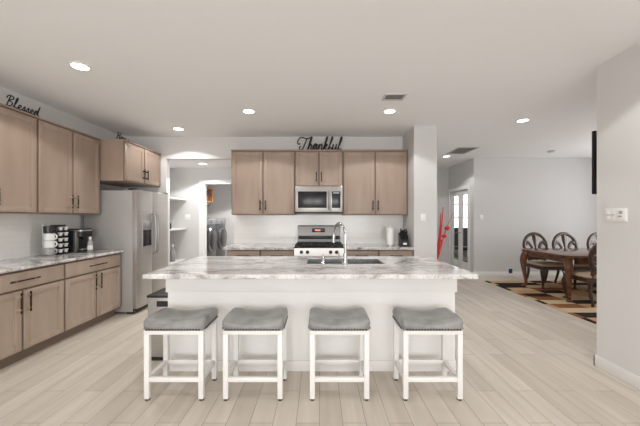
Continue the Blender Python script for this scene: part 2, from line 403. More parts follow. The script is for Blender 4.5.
def base_cabinet(label, loc, rz, w, depth, group, drawers=1, posts='bronze'):
    t = thing('base_cabinet', label, 'cabinet', (loc[0], loc[1], 0), rz, group)
    mb = MB(); mb.box(-w/2, w/2, -depth+.02, 0, .105, .874, .002); mb.build('cabinet_body', M['cab_low'], t)
    MB().box(-w/2+.002, w/2-.002, -depth+.0185, -depth+.021, .107, .872).build('face_frame_shade', M['gap_shade_toe'], t, smooth=0)  # same darkened sheet, shade painted between doors and drawers
    MB().box(-w/2, w/2, -depth+.09, 0, 0, .105).build('toe_kick', M['gap_shade_toe'], t)
    g = .013
    dw = w/drawers
    for k in range(drawers):
        x0 = -w/2+k*dw; x1 = x0+dw
        d = MB().box(x0+g, x1-g, -depth, -depth+.02, .705, .858, .004).build('drawer', M['cab_low'], t)
        pull((x0+x1)/2, -depth, .785,   .28 if drawers == 1 else .2, False).build('handle', [M['bronze'], M[posts]], d)
    for s in (-1, 1):
        x0, x1 = (-w/2+g, -.011) if s < 0 else (.011, w/2-g)
        d = shaker(x0, x1, .125, .685, -depth).build('door', M['cab_low'], t)
        pull(-.045 if s < 0 else .045, -depth, .575, .19, True).build('handle', [M['bronze'], M[posts]], d)
    return t
ZU0, ZU1 = 1.412, 2.452
BG = 'upper cabinets on the back wall'
wall_cabinet('wall_cabinet', 'light brown two-door wall cabinet left of the microwave', (-.9175, YB-.001), 0, 1.035, .33, ZU0, ZU1, BG)
wall_cabinet('wall_cabinet', 'short light brown two-door cabinet right above the microwave', (-.009, YB-.001), 0, .778, .33, 1.872, ZU1, BG)
wall_cabinet('wall_cabinet', 'light brown two-door wall cabinet between microwave and white column', (.906, YB-.001), 0, 1.046, .33, ZU0, ZU1, BG)
LG = 'upper cabinets on the left wall'
wall_cabinet('wall_cabinet', 'light brown wall cabinet above the coffee maker, beside the fridge cabinet', (XL+.001, 3.738), PI/2, .932, .325, ZU0, ZU1, LG, posts='brass')
wall_cabinet('wall_cabinet', 'light brown wall cabinet with the small Blessed sign on top', (XL+.001, 2.804), PI/2, .932, .325, ZU0, ZU1, LG, posts='brass')
wall_cabinet('wall_cabinet', 'deep light brown cabinet hung above the refrigerator', (XL+.001, 4.700), PI/2, .964, .655, 1.89, ZU1, LG, pullz=.13)
LB = 'base cabinets along the left wall'
base_cabinet('grey-brown base cabinet beside the refrigerator, under the coffee maker', (XL+.001, 3.748), PI/2, .93, .61, LB, posts='brass')
base_cabinet('grey-brown base cabinet at the left picture edge, farther from the refrigerator', (XL+.001, 2.817), PI/2, .93, .61, LB, posts='brass')
KB = 'base cabinets along the back wall'
base_cabinet('base cabinet with two drawers left of the stove', (-.906, YB-.001), 0, 1.03, .61, KB, drawers=2)
base_cabinet('base cabinet with two drawers right of the stove, beside the column', (.907, YB-.001), 0, 1.055, .61, KB, drawers=2)
def counter(name, x0, x1, y0, y1, label, hole=None, th=.038, z=.914):
    mb = MB()
    if not hole: mb.box(x0, x1, y0, y1, z-th, z, 0)
    else:
        a, b_, c, d = hole; bm = mb.bm
        def q(zz): return [[bm.verts.new((x, y, zz)) for x, y in P] for P in (((x0, y0), (x1, y0), (x1, y1), (x0, y1)), ((a, c), (b_, c), (b_, d), (a, d)))]
        T, B = q(z), q(z-th)
        for k in range(4):
            j = (k+1) % 4
            bm.faces.new((T[0][k], T[0][j], T[1][j], T[1][k])); bm.faces.new((B[0][k], B[1][k], B[1][j], B[0][j]))
            bm.faces.new((T[0][k], B[0][k], B[0][j], T[0][j])); bm.faces.new((T[1][k], T[1][j], B[1][j], B[1][k]))
    return tag(mb.build(name, M['granite'], smooth=0, bevel=.005), label, 'countertop')
counter('countertop', XL+.011, -2.755, 2.34, 4.232, 'speckled granite countertop along the left wall holding the coffee maker', th=.03)
counter('countertop', -1.475, -.392, 4.552, YB-.011, 'narrow granite countertop on the back wall left of the stove')
counter('countertop', .378, 1.437, 4.552, YB-.011, 'narrow granite countertop on the back wall with the knife block')

# ================================================================== ISLAND
isl = thing('kitchen_island', 'white panelled kitchen island behind the four bar stools', 'island', (-.072, 2.68, 0))
IW = 1.282
mb = MB(); mb.box(-IW, IW, 0, .03, 0, .876); mb.box(-IW, -IW+.03, .03, .79, 0, .876); mb.box(IW-.03, IW, .03, .79, 0, .876)
mb.box(-IW+.03, IW-.03, .76, .79, .1, .876); mb.box(-IW+.03, IW-.03, .03, .76, .1, .14)
mb.build('body_panel', M['island_white'], isl, smooth=0)
mb = MB(); mb.box(-IW-.014, IW+.014, -.014, 0, .705, .876, .003); mb.box(-IW-.014, -IW, 0, .79, .705, .876, .003); mb.box(IW, IW+.014, 0, .79, .705, .876, .003)
mb.build('apron_board', M['island_white'], isl)
mb = MB(); mb.box(-IW-.014, IW+.014, -.014, 0, 0, .095, .004); mb.box(-IW-.014, -IW, 0, .79, 0, .095, .004); mb.box(IW, IW+.014, 0, .79, 0, .095, .004)
mb.build('base_moulding', M['trim'], isl)
SX0, SX1, SY0, SY1 = -.13, .65, 2.955, 3.375
counter('island_countertop', -1.418, 1.272, 2.40, 3.53, 'large veined white and grey granite slab topping the island', (SX0, SX1, SY0, SY1), th=.038)
sk = thing('kitchen_sink', 'stainless double-bowl sink set into the island counter', 'sink', ((SX0+SX1)/2, (SY0+SY1)/2, .69))
hw, hd = (SX1-SX0)/2-.002, (SY1-SY0)/2-.002
mb = MB(); t_ = .006; zt = .905-.69
mb.box(-hw, hw, -hd, hd, 0, t_); mb.box(-hw, -hw+t_, -hd, hd, t_, zt); mb.box(hw-t_, hw, -hd, hd, t_, zt)
mb.box(-hw+t_, hw-t_, -hd, -hd+t_, t_, zt); mb.box(-hw+t_, hw-t_, hd-t_, hd, t_, zt)
mb.build('basin', M['sink'], sk, smooth=0)
MB().box(-.012, .012, -hd+t_, hd-t_, t_, zt-.035, .004).build('divider', M['sink'], sk)
for x in (-hw/2, hw/2): MB().lathe([(.045, .006), (.045, .010), (.03, .008), (.0, .008)], (x, 0, 0)).build('drain', M['chrome'], sk)
fa = thing('kitchen_faucet', 'tall chrome gooseneck faucet on the island in front of the stove', 'faucet', (.25, 2.915, .914))
mb = MB(); mb.lathe([(.030, 0), (.030, .008), (.022, .016), (.019, .06), (.0185, .11)])
mb.build('base', M['chrome'], fa)
d_ = Vector((-.46, .89, 0)); R_ = .112
pts = [Vector((0, 0, .10)), Vector((0, 0, .2)), Vector((0, 0, .285))]
for k in range(1, 13):
    a = PI*k/12*1.04; pts.append(Vector((0, 0, .285))+d_*R_*(1-math.cos(a))+Vector((0, 0, R_*math.sin(a))))
MB().tube(pts, .0125, 14).build('spout', M['chrome'], fa)
e = pts[-1]; MB().cyl(e+Vector((0, 0, .005)), e+Vector((-.002, .004, -.075)), .0155, .018, 14).build('spray_head', M['chrome'], fa)
MB().tube([(-.015, 0, .07), (-.045, 0, .075), (-.062, -.005, .10), (-.072, -.008, .14)], [.009, .008, .006, .005], 10).build('handle', M['chrome'], fa)
sd = thing('soap_dispenser', 'small chrome soap pump on the island beside the sink', 'soap dispenser', (.035, 2.915, .914))
MB().lathe([(.021, 0), (.021, .006), (.013, .012), (.012, .05), (.009, .055), (.009, .08)]).build('base', M['chrome'], sd)
MB().tube([(0, 0, .078), (0, .002, .09), (0, .03, .094), (0, .06, .086)], .0065, 10).build('pump_spout', M['chrome'], sd)

# ================================================================== STOOLS
def make_stool(label):
    t = thing('bar_stool', label, 'stool', (0, 0, 0), 0, 'bar stools in front of the island')
    W, D, L = .445, .315, .038
    mb = MB(); zb, zt = .495, .524
    mb.box(-W/2, W/2, -D/2, -D/2+L, zb, zt, .002); mb.box(-W/2, W/2, D/2-L, D/2, zb, zt, .002)
    mb.box(-W/2, -W/2+L, -D/2+L, D/2-L, zb, zt, .002); mb.box(W/2-L, W/2, -D/2+L, D/2-L, zb, zt, .002)
    mb.build('seat_frame', M['white_metal'], t)
    for sx in (-1, 1):
        for sy in (-1, 1):
            cx, cy = sx*(W/2-L/2), sy*(D/2-L/2)
            lg = MB().box(cx-L/2, cx+L/2, cy-L/2, cy+L/2, .012, zb, .003).build('leg', M['white_metal'], t)
            MB().lathe([(.0175, 0), (.019, .006), (.019, .014)], (cx, cy, 0), 16).build('foot', M['rubber'], lg)
    zs = .155
    for sy in (-1, 1): cy = sy*(D/2-L/2); MB().box(-W/2+L, W/2-L, cy-L/2+.004, cy+L/2-.004, zs-.017, zs+.017, .003).build('stretcher', M['white_metal'], t)
    for sx in (-1, 1): cx = sx*(W/2-L/2); MB().box(cx-L/2+.004, cx+L/2-.004, -D/2+L, D/2-L, zs-.017, zs+.017, .003).build('stretcher', M['white_metal'], t)
    # saddle cushion
    prof = [(.010, .524), (.002, .530), (-.002, .55), (-.004, .568), (-.002, .585), (.005, .599), (.018, .609), (.04, .614), (.07, .615), (.10, .615), (.13, .614), (.152, .614)]
    rings = []
    for ins, z in prof:
        w_, d_2 = W+.012-2*ins, D+.016-2*ins; f = max(0, min(1, (z-.53)/.08))
        rr = rrect(max(w_, .02), max(d_2, .01), min(.035, max(d_2, .012)/2.2), 6)
        # refine straight edges
        ring = []
        for i, p in enumerate(rr):
            q = rr[(i+1) % len(rr)]; k_ = 8 if i % 7 == 6 else 1
            for j in range(k_): ring.append((p[0]+(q[0]-p[0])*j/k_, p[1]+(q[1]-p[1])*j/k_))
        rings.append([Vector((x, y, z + f*(.040*(x/(W/2))**2 - .025 - .012*abs(y/(D/2))**3*(ins < .03)*f))) for x, y in ring])
    MB().rings(rings).build('cushion', M['leather'], t, smooth=70)
    for sx, sy, n, horiz in ((0, -1, 19, 1), (0, 1, 19, 1), (-1, 0, 13, 0), (1, 0, 13, 0)):
        mb = MB()
        for k in range(n):
            u = (k+.5)/n-.5
            p = Vector((u*(W-.03), sy*(D/2+.0125), .536)) if horiz else Vector((sx*(W/2+.0105), u*(D-.03), .536))
            n_ = Vector((0, sy, 0)) if horiz else Vector((sx, 0, 0))
            mb.tube([p-n_*.003, p+n_*.0015, p+n_*.003], [.0075, .0065, .001], 7)
        mb.build('nailhead_trim', M['nail'], t, smooth=60)
    return t
ys = 2.238+.158
st = make_stool('grey-topped white bar stool beside the metal trash bin, leftmost of four')
st.location = (-1.09, ys, 0)
for x, lb in ((-.499, 'grey-topped white bar stool second from the trash bin'), (.15, 'grey-topped white bar stool just under the sink and faucet'), (.849, 'grey-topped white bar stool at the island end nearest the dining room')):
    dup(st, (x, ys, 0), 0, lb)

# trash bin
tb = thing('trash_bin', 'silver trash bin with black lid tucked against the island end', 'trash bin', (-1.515, 3.03, 0))
mb = MB(); mb.box(-.135, .135, -.155, .155, .03, .602, .008); mb.build('bin_body', M['steel'], tb)
MB().box(-.139, .139, -.159, .159, 0, .032, .004).build('base', M['black'], tb)
MB().box(-.140, .140, -.160, .160, .600, .624, .005).build('lid', M['black'], tb)
MB().box(-.045, .10, -.160, -.15, .515, .57, .004).build('handle_recess', M['black'], tb)

# ================================================================== REFRIGERATOR (front faces +x)
fr = thing('refrigerator', 'tall stainless side-by-side refrigerator with water dispenser', 'refrigerator', (XL+.060, 4.695, 0), PI/2)
# local x -> world +y, local -y -> world +x
MB().box(-.45, .45, -.69, 0, .03, 1.755, .004).build('fridge_body', M['steel_side'], fr)
MB().box(-.44, .44, -.70, -.60, .004, .07, .003).build('base_grille', M['black'], fr)
def fdoor(x0, x1, name):
    mb = MB(); n = 8; ring0 = []
    front = []
    for k in range(n+1):
        u = k/n; x = x0+(x1-x0)*u; bulge = .022*(1-(2*u-1)**4)
        front.append((x, -.762-bulge+.022))
    poly = [(x1, -.692), (x0, -.692)]+front
    mb.prism(poly, .075, 1.765); return mb.build(name, M['steel'], fr, bevel=.003, smooth=20)
fd = fdoor(-.448, -.034, 'door'); fz = fdoor(-.026, .448, 'door')
def fhandle(x, door):
    pts = smooth_path([(x, -.76, 1.42), (x, -.80, 1.40), (x, -.812, 1.27), (x, -.818, 1.12), (x, -.812, .97), (x, -.80, .84), (x, -.76, .82)], 5)
    MB().tube(pts, .0135, 12, flat=(1, 1.2)).build('handle', M['handle_steel'], door)
fhandle(-.062, fd); fhandle(.004, fz)
mb = MB(); mb.box(-.345, -.11, -.772, -.75, .93, 1.32, .004); d1 = mb.build('dispenser_panel', M['steel_side'], fd)
MB().box(-.335, -.12, -.7765, -.76, .95, 1.19, .006).build('dispenser_niche', M['black_gloss'], fd)
MB().box(-.335, -.12, -.7785, -.76, 1.205, 1.30, .003).build('dispenser_display', M['graphite_light'], fd)
for x in (-.40, .40): MB().box(x-.04, x+.04, -.74, -.62, 1.765, 1.787, .005).build('hinge_cover', M['black'], fr)

# ================================================================== MICROWAVE
mw = thing('microwave_oven', 'stainless over-the-range microwave with dark glass door', 'microwave', (-.009, YB-.012, 1.437))
MB().box(-.379, .379, -.36, 0, 0, .432, .003).build('microwave_body', M['steel_side'], mw)
d = MB().box(-.379, .185, -.395, -.361, .02, .432, .005).build('door', M['steel_mid'], mw)
MB().box(-.335, .125, -.398, -.393, .085, .35, .003).build('window', M['black_gloss'], d)
MB().tube([(.158, -.39, .06), (.158, -.425, .075), (.158, -.428, .21), (.158, -.425, .345), (.158, -.39, .36)], .011, 10).build('handle', M['chrome'], d)
cp = MB().box(.188, .379, -.395, -.361, .02, .432, .005).build('control_panel', M['steel_mid'], mw)
MB().box(.205, .345, -.398, -.393, .085, .35, .003).build('keypad', M['black_gloss'], cp)
MB().box(.225, .325, -.3995, -.397, .315, .338).build('display', M['plate_grey'], cp)
MB().box(-.379, .379, -.39, -.361, 0, .018, .002).build('vent_strip', M['black'], mw)

# ================================================================== GAS RANGE
rg = thing('gas_range', 'stainless gas range with black grates set between the counters', 'stove', (-.007, YB-.012, 0))
W = .378
MB().box(-W, W, -.62, 0, .02, .90, .003).build('range_body', M['steel_side'], rg)
od = MB().box(-W, W, -.655, -.621, .20, .775, .005).build('oven_door', M['steel_dark'], rg)
MB().box(-.25, .25, -.658, -.652, .33, .62, .004).build('oven_window', M['black_gloss'], od)
MB().tube([(-.31, -.65, .72), (-.31, -.695, .72), (0, -.70, .72), (.31, -.695, .72), (.31, -.65, .72)], .012, 10).build('handle', M['steel_dark'], od)
MB().box(-W, W, -.655, -.621, .03, .19, .005).build('storage_drawer', M['steel_dark'], rg)
cpn = MB().rings([[Vector((x, y, z)) for y, z in ((-.665, .79), (-.621, .79), (-.60, .905), (-.645, .905))] for x in (-W, W)]).build('control_panel', M['steel_mid'], rg)
for x in (-.265, -.175, .175, .265):
    MB().lathe([(.027, -.0), (.027, .008), (.021, .012), (.019, .034), (0, .036)], (0, 0, 0), 18).build('knob', M['black'], cpn, loc=(x, -.657, .845), rot=(PI/2-.17, 0, 0))
MB().box(-W, W, -.645, -.07, .898, .916, .004).build('cooktop', M['black_gloss'], rg)
for gx in (-.245, 0, .245):
    mb = MB()
    for x in (gx-.115, gx, gx+.115): mb.box(x-.007, x+.007, -.60, -.11, .938, .954)
    for y in (-.60, -.48, -.355, -.23, -.117): mb.box(gx-.12, gx+.12, y-.007, y+.007, .936, .953)
    for x in (gx-.115, gx+.115):
        for y in (-.59, -.12): mb.box(x-.007, x+.007, y-.007, y+.007, .915, .94)
    mb.build('grate', M['iron'], rg, smooth=0)
for x in (-.245, .245):
    for y in (-.48, -.23): MB().lathe([(.045, .916), (.045, .926), (.032, .930), (.030, .936), (0, .937)], (x, y, 0), 18).build('burner', M['iron'], rg)
MB().lathe([(.055, .916), (.055, .926), (.04, .930), (.038, .936), (0, .937)], (0, -.355, 0), 18).build('burner', M['iron'], rg)
bgd = MB().rings([[Vector((x, y, z)) for y, z in ((-.075, .90), (0, .90), (0, 1.225), (-.035, 1.235), (-.060, 1.22), (-.075, 1.05))] for x in (-.365, .365)]).build('backguard', M['steel_dark'], rg)
MB().box(-.12, .10, -.076, -.05, 1.12, 1.185, .002).build('clock_panel', M['black_gloss'], bgd)
MB().box(-.07, .02, -.078, -.07, 1.14, 1.165).build('display', M['orange_display'], bgd)
MB().box(-.35, .35, -.082, -.06, 1.0, 1.06, .002).build('vent_slot', M['black'], bgd)

# ================================================================== BACK COUNTER ITEMS
pt = thing('paper_towel_holder', 'white paper towel roll upright on its stand beside the knife block', 'paper towels', (1.145, 4.86, .914))
MB().lathe([(.075, 0), (.075, .010), (.07, .014), (.0, .014)], seg=28).build('base', M['steel'], pt)
MB().lathe([(.02, .016), (.058, .016), (.058, .285), (.02, .285)], seg=28).build('paper_roll', M['paper'], pt)
MB().lathe([(.007, .01), (.007, .31), (.013, .315), (.013, .33), (0, .335)], seg=14).build('post', M['chrome'], pt)
kb = thing('knife_block', 'black knife block full of black-handled knives by the column', 'knife block', (1.338, 4.77, .914))
MB().prism([(-.075, 0), (.075, 0), (.075, .215), (-.03, .15), (-.075, .085)], -.065, .065, 'x').build('block', M['black'], kb, smooth=0, bevel=.004)
MB().box(-.028, .028, -.077, -.073, .03, .06).build('badge', M['plate'], kb, smooth=0)
k = 0
for row, (by, bz) in enumerate(((-.055, .12), (-.01, .165), (.035, .19))):
    for x in (-.042, -.014, .014, .042):
        L = .075+.012*((k*7) % 3); p = Vector((x, by, bz-.01)); dv = Vector((0, -.35, .94))
        MB().tube([p, p+dv*.02, p+dv*L, p+dv*(L+.006)], [.0095, .009, .011, .004], 8, flat=(1, .8)).build('knife_handle', M['black'], kb); k += 1

# ================================================================== COFFEE CORNER (left counter)
zc = .914
rk = thing('mug_stand', 'slim chrome stand holding a stack of four mugs on the left counter', 'mug rack', (-3.235, 3.59, zc))
mb = MB(); mb.lathe([(.058, 0), (.060, .003), (.058, .006), (0, .006)])
for a in (3.3, 4.2): mb.tube([(.061*math.cos(a), .061*math.sin(a), .004), (.061*math.cos(a), .061*math.sin(a), .37)], .0026, 8)
mb.build('wire_frame', M['handle_steel'], rk)
def mug(label, z, m):
    t = thing('coffee_mug', label, 'mug', (-3.235, 3.59, zc+z), .15, 'mugs stacked on the chrome stand')
    MB().lathe([(.046, 0), (.053, .004), (.054, .084), (.049, .084), (.047, .010), (0, .010)], seg=24).build('cup', m, t)
    MB().tube(smooth_path([(.051, 0, .070), (.070, 0, .070), (.083, 0, .045), (.070, 0, .020), (.051, 0, .016)], 4), .0075, 8).build('handle', m, t)
mug('grey mug at the bottom of the mug stack', .0065, M['ceramic_grey'])
mug('white mug just above the grey mug in the stack', .0935, M['ceramic'])
mug('white mug just under the black mug in the stack', .1805, M['ceramic'])
mug('black mug on top of the mug stack', .2675, M['ceramic_black'])
pr = thing('coffee_pod_rack', 'black rack of white coffee pods beside the coffee maker', 'pod rack', (-3.215, 3.745, zc))
mb = MB(); mb.box(-.075, .04, -.09, .09, 0, .012, .003); mb.box(-.075, -.02, -.085, .085, .012, .365, .004)
mb.build('stand', M['black'], pr)
for k in range(5): MB().box(-.022, .047, -.085, .085, .018+.069*k, .022+.069*k).build('shelf', M['black'], pr)
rows = ('bottom', 'second lowest', 'middle', 'second highest', 'top'); cols = ('mug side', 'coffee maker side')
for k in range(5):
    for j in range(2):
        t = thing('coffee_pod', 'white coffee pod, %s row of the black rack, %s' % (rows[k], cols[j]), 'coffee pod', (-3.200, 3.705+.078*j, zc+.0225+.069*k), 0, 'white pods in the black rack')
        MB().lathe([(.017, 0), (.024, .034), (.030, .036), (.030, .041), (0, .041)], seg=18).build('pod_cup', M['foil'], t)
cm = thing('coffee_maker', 'black pod coffee maker with a silver band on the left counter', 'coffee maker', (-3.235, 4.005, zc), PI/2)
mb = MB(); mb.prism(rrect(.20, .27, .03, 5, .02, .01), 0, .03); mb.prism(rrect(.20, .20, .03, 5, .02, .045), .03, .24); mb.prism(rrect(.20, .27, .035, 5, .02, .01), .20, .305)
mb.build('machine_body', M['black'], cm, bevel=.004)
MB().prism(rrect(.206, .275, .035, 5, .02, .009), .275, .292).build('silver_band', M['steel'], cm)
MB().prism(rrect(.14, .07, .02, 4, .02, -.085), .03, .04).build('drip_tray', M['steel'], cm)
MB().cyl((.02, -.08, .17), (.02, -.08, .202), .025, .03, 16).build('brew_spout', M['black'], cm)
MB().prism(rrect(.045, .19, .015, 4, -.1035, .03), .008, .285).build('water_tank', M['black'], cm)
MB().box(-.13, -.08, -.082, -.070, .01, .285, .003).build('tank_trim', M['handle_steel'], cm)
bt = thing('spray_bottle', 'small grey bottle with a white label beside the coffee maker', 'bottle', (-3.058, 4.0, zc))
MB().lathe([(.028, 0), (.032, .006), (.032, .10), (.028, .13), (.014, .155), (.014, .165)]).build('bottle_body', M['ceramic_grey'], bt)
MB().lathe([(.017, .163), (.017, .195), (.012, .20), (0, .20)], seg=16).build('cap', M['ceramic'], bt)
MB().lathe([(.0327, .03), (.0327, .085)], seg=24).build('paper_label', M['ceramic'], bt)

# ================================================================== WORD SIGNS
LET = {
 'a': (1.0, [(0, .1), (.55, .95), (.3, 1), (.02, .5), (.25, 0), (.6, .45), (.72, 1), (.70, .2), (1.0, .1)]),
 'h': (.95, [(0, .1), (.35, 1.2), (.45, 2.1), (.28, 2.2), (.2, 1.2), (.15, 0), (.25, .6), (.5, 1), (.65, .75), (.65, .15), (.95, .1)]),
 'n': (.95, [(0, .3), (.12, 1), (.15, 0), (.25, .6), (.5, 1), (.65, .75), (.65, .15), (.95, .1)]),
 'k': (.95, [(0, .1), (.35, 1.2), (.45, 2.1), (.28, 2.2), (.2, 1.2), (.15, 0), (.25, .6), (.6, 1), (.58, .65), (.25, .55), (.6, .08), (.95, .1)]),
 'f': (.75, [(0, .1), (.35, 1.3), (.5, 2.1), (.3, 2.2), (.22, 1.2), (.18, .1), (.1, -.1), (.3, .5), (.75, .1)]),
 'u': (1.0, [(0, .1), (.1, 1), (.12, .25), (.38, 0), (.62, .4), (.7, 1), (.7, .2), (1.0, .1)]),
 'l': (.75, [(0, .1), (.35, 1.2), (.45, 2.1), (.28, 2.2), (.18, 1.2), (.2, .25), (.38, 0), (.75, .2)]),
 'e': (.8, [(0, .1), (.5, .6), (.4, 1), (.15, .75), (.15, .25), (.42, 0), (.8, .15)]),
 's': (.7, [(0, .1), (.35, 1), (.45, .5), (.38, .1), (.1, .08), (.4, .05), (.7, .15)]),
 'd': (1.0, [(0, .1), (.5, .95), (.25, 1), (.02, .5), (.25, 0), (.55, .4), (.78, 2.2), (.70, .3), (1.0, .1)]),
 'o': (.9, [(0, .1), (.15, .75), (.4, 1), (.6, .5), (.35, 0), (.12, .4), (.4, .95), (.9, .8)]),
 'm': (1.35, [(0, .8), (.1, 1), (.13, 0), (.22, .7), (.45, 1), (.52, 0), (.62, .7), (.88, 1), (1.0, .2), (1.35, .1)]),
}
CAP = {
 'T': (1.15, [[(-.35, 1.05), (-.72, 1.0), (-.95, 1.4), (-.7, 2.0), (-.2, 2.15), (.5, 1.95), (1.4, 2.1)], [(.72, 2.0), (.5, 1.0), (.25, .15), (-.15, 0), (-.4, .45), (-.15, .6)]]),
 'B': (1.1, [[(.3, 2.2), (.2, 1.2), (.05, 0)], [(-.25, 1.5), (-.05, 2.1), (.5, 2.25), (.9, 1.8), (.3, 1.15), (.85, .85), (.75, .15), (.2, .0)]]),
 'H': (1.1, [[(-.1, 1.7), (.1, 2.2), (.15, 1), (0, 0)], [(.85, 2.2), (.75, 1), (.78, .2), (1.1, .1)], [(.05, 1.0), (.45, 1.15), (.8, 1.1)]]),
}
def word_sign(name, word, label, width, height, loc, rz, r=.0065, foot=True):
    x = 0; strokes = []; run = []
    for ch in word:
        if ch in CAP:
            adv, ss = CAP[ch]; strokes += [[(px+x, py) for px, py in s] for s in ss]
        else:
            adv, s = LET[ch]; run += [(px+x, py) for px, py in s]
        x += adv
    strokes.append(run)
    strokes = [[(px+py*.22, py) for px, py in s] for s in strokes]
    xs = [p[0] for s in strokes for p in s]; k = width/(max(xs)-min(xs)); c = (max(xs)+min(xs))/2; kz = height/2.35
    mb = MB()
    for s in strokes:
        pts = smooth_path([((px-c)*k, 0, .018+(py+.1)*kz) for px, py in s], 5)
        mb.tube(pts, r, 6, flat=(1, 1))
    if foot: mb.box(-width*.47, width*.47, -.012, .012, 0, .012)
    else: mb.box(-width*.45, width*.45, -.008, .008, 0, .008)
    o = mb.build(name, M['sign'], loc=loc, rot=(0, 0, rz)); return tag(o, label, 'sign')
ZT = ZU1+.0185
word_sign('word_sign', 'Thankful', 'black cursive Thankful sign on the cabinet above the microwave', .74, .225, (.005, 5.0, ZT), 0, .0105)
word_sign('word_sign', 'Blessed', 'small black cursive Blessed sign on the left wall cabinets', .36, .115, (-3.12, 3.17, ZT), PI/2, .0055, False)
word_sign('word_sign', 'Home', 'small black cursive sign on the cabinet above the refrigerator', .28, .11, (-2.88, 4.40, ZT), PI/2, .006, False)

# ================================================================== CEILING FITTINGS
def downlight(label, x, y, z=H, power=DOWN_W):
    t = thing('recessed_downlight', label, 'ceiling light', (x, y, z-.001), 0, 'recessed ceiling downlights')
    MB().lathe([(.088, 0), (.088, -.006), (.070, -.010), (.068, -.004)], seg=32).build('trim_ring', M['trim'], t)
    MB().lathe([(.069, -.002), (.069, -.006), (.04, -.008), (0, -.008)], seg=32).build('lens', M['lens'], t)
    d = bpy.data.lights.new('downlight_lamp', 'SPOT'); d.energy = power; d.color = DOWN_COL; d.spot_size = math.radians(132); d.spot_blend = .12; d.shadow_soft_size = .07
    o = bpy.data.objects.new('downlight_lamp', d); C.objects.link(o); o.parent = t; o.location = (0, 0, -.02)
    return t
downlight('large round downlight above the left base cabinets, nearest the camera', -2.21, 2.77)
downlight('round downlight in the corner near the refrigerator cabinet', -2.22, 4.72)
downlight('round downlight above the island, left of the small air vent', -.93, 3.94)
downlight('round downlight just behind the small air vent', .92, 3.94)
downlight('round downlight between the kitchen column and dining room', 2.92, 4.31)
downlight('round downlight beside the large return grille in the hall', 2.90, 6.85)
downlight('round downlight in the lowered ceiling before the laundry door', -2.2, 5.66, HB, 62)
downlight('round downlight near the right wall, just overhead of the camera view', 1.97, 1.72)
downlight('unseen round downlight added overhead, out of view', -.4, 1.0)  # unseen lamp, added for more light
downlight('unseen round downlight added inside the laundry room', -1.75, 7.3, HB, 170)  # hidden lamp, added to brighten the laundry
def vent(name, label, x0, x1, y0, y1, slats, m_slat, back='vent_dark'):
    t = thing(name, label, 'air vent', ((x0+x1)/2, (y0+y1)/2, H-.001))
    w_, d_3 = (x1-x0)/2, (y1-y0)/2; f = .022
    mb = MB(); mb.box(-w_, w_, -d_3, -d_3+f, -.010, 0); mb.box(-w_, w_, d_3-f, d_3, -.010, 0); mb.box(-w_, -w_+f, -d_3+f, d_3-f, -.010, 0); mb.box(w_-f, w_, -d_3+f, d_3-f, -.010, 0)
    mb.build('vent_frame', M['vent'], t, smooth=0)
    MB().box(-w_+f, w_-f, -d_3+f, d_3-f, -.002, 0).build('backing', M[back], t, smooth=0)
    mb = MB()
    for k in range(slats):
        y = -d_3+f+(k+.5)*(2*d_3-2*f)/slats; q = (2*d_3-2*f)/slats*.40
        mb.rings([[Vector((x, y+a, z)) for a, z in ((-q, -.009), (-q+.003, -.010), (q, -.004), (q-.003, -.003))] for x in (-w_+f, w_-f)])
    mb.build('louvre', m_slat, t, smooth=0)
vent('air_vent', 'small rectangular ceiling air vent above the island', .74, .99, 3.38, 3.57, 6, M['vent'])
vent('return_grille', 'large grey return-air grille in the hall ceiling', 2.77, 3.17, 5.95, 6.58, 14, M['vent'], 'plate_grey')
t = thing('smoke_detector', 'small round detector on the dining room ceiling', 'smoke detector', (4.87, 6.3, H-.001))
MB().lathe([(.07, 0), (.07, -.012), (.055, -.03), (0, -.034)], seg=28).build('detector_body', M['vent'], t)

# ================================================================== SWITCHES, OUTLETS
def plate(label, loc, rz, gangs, w_, h_=.115, name='light_switch', cat='light switch'):
    t = thing(name, label, cat, loc, rz)
    MB().box(-w_/2, w_/2, -.006, 0, -h_/2, h_/2, .002).build('wall_plate', M['plate'], t)
    return t
t = plate('single white switch plate on the face of the kitchen column', (1.578, 4.569, 1.37), 0, 1, .075)
MB().box(-.017, .017, -.010, -.004, -.033, .033, .002).build('rocker', M['plate'], t)
t = plate('single white switch plate on the grey far wall by the hall corner', (3.80, 7.039, 1.37), 0, 1, .075)
MB().box(-.017, .017, -.010, -.004, -.033, .033, .002).build('rocker', M['plate'], t)
t = plate('white switch plate beside the pantry shelves and laundry door', (-2.72, YF-.001, 1.38), 0, 2, .11)
for x in (-.024, .024): MB().box(x-.016, x+.016, -.010, -.004, -.033, .033, .002).build('rocker', M['plate'], t)
t = plate('wide multi-gang switch plate on the near right wall', (XR-.001, 2.585, 1.392), -PI/2, 4, .19, .118)
for k, x in enumerate((-.069, -.023)):
    MB().box(x-.018, x+.018, -.0072, -.004, -.036, .036, .001).build('rocker', M['plate'], t)
MB().box(-.088, -.005, -.0072, -.0055, -.003, .003).build('seam', M['plate_grey'], t)
o = MB().box(.008, .085, -.011, -.004, -.046, .046, .003).build('dimmer', M['plate'], t)
MB().box(.03, .062, -.0125, -.009, .008, .034, .002).build('dimmer_window', M['plate_grey'], o); MB().box(.022, .056, -.0125, -.009, -.02, -.006, .002).build('dimmer_button', M['plate_grey'], o)
t = thing('power_outlet', 'small dark blue night light plugged in low on the far wall', 'outlet', (4.46, 7.023, .125))
MB().box(-.045, .045, -.006, 0, -.065, .065, .002).build('wall_plate', M['plate'], t)
MB().box(-.038, .038, -.03, -.004, -.055, .05, .006).build('night_light', M['blue'], t)

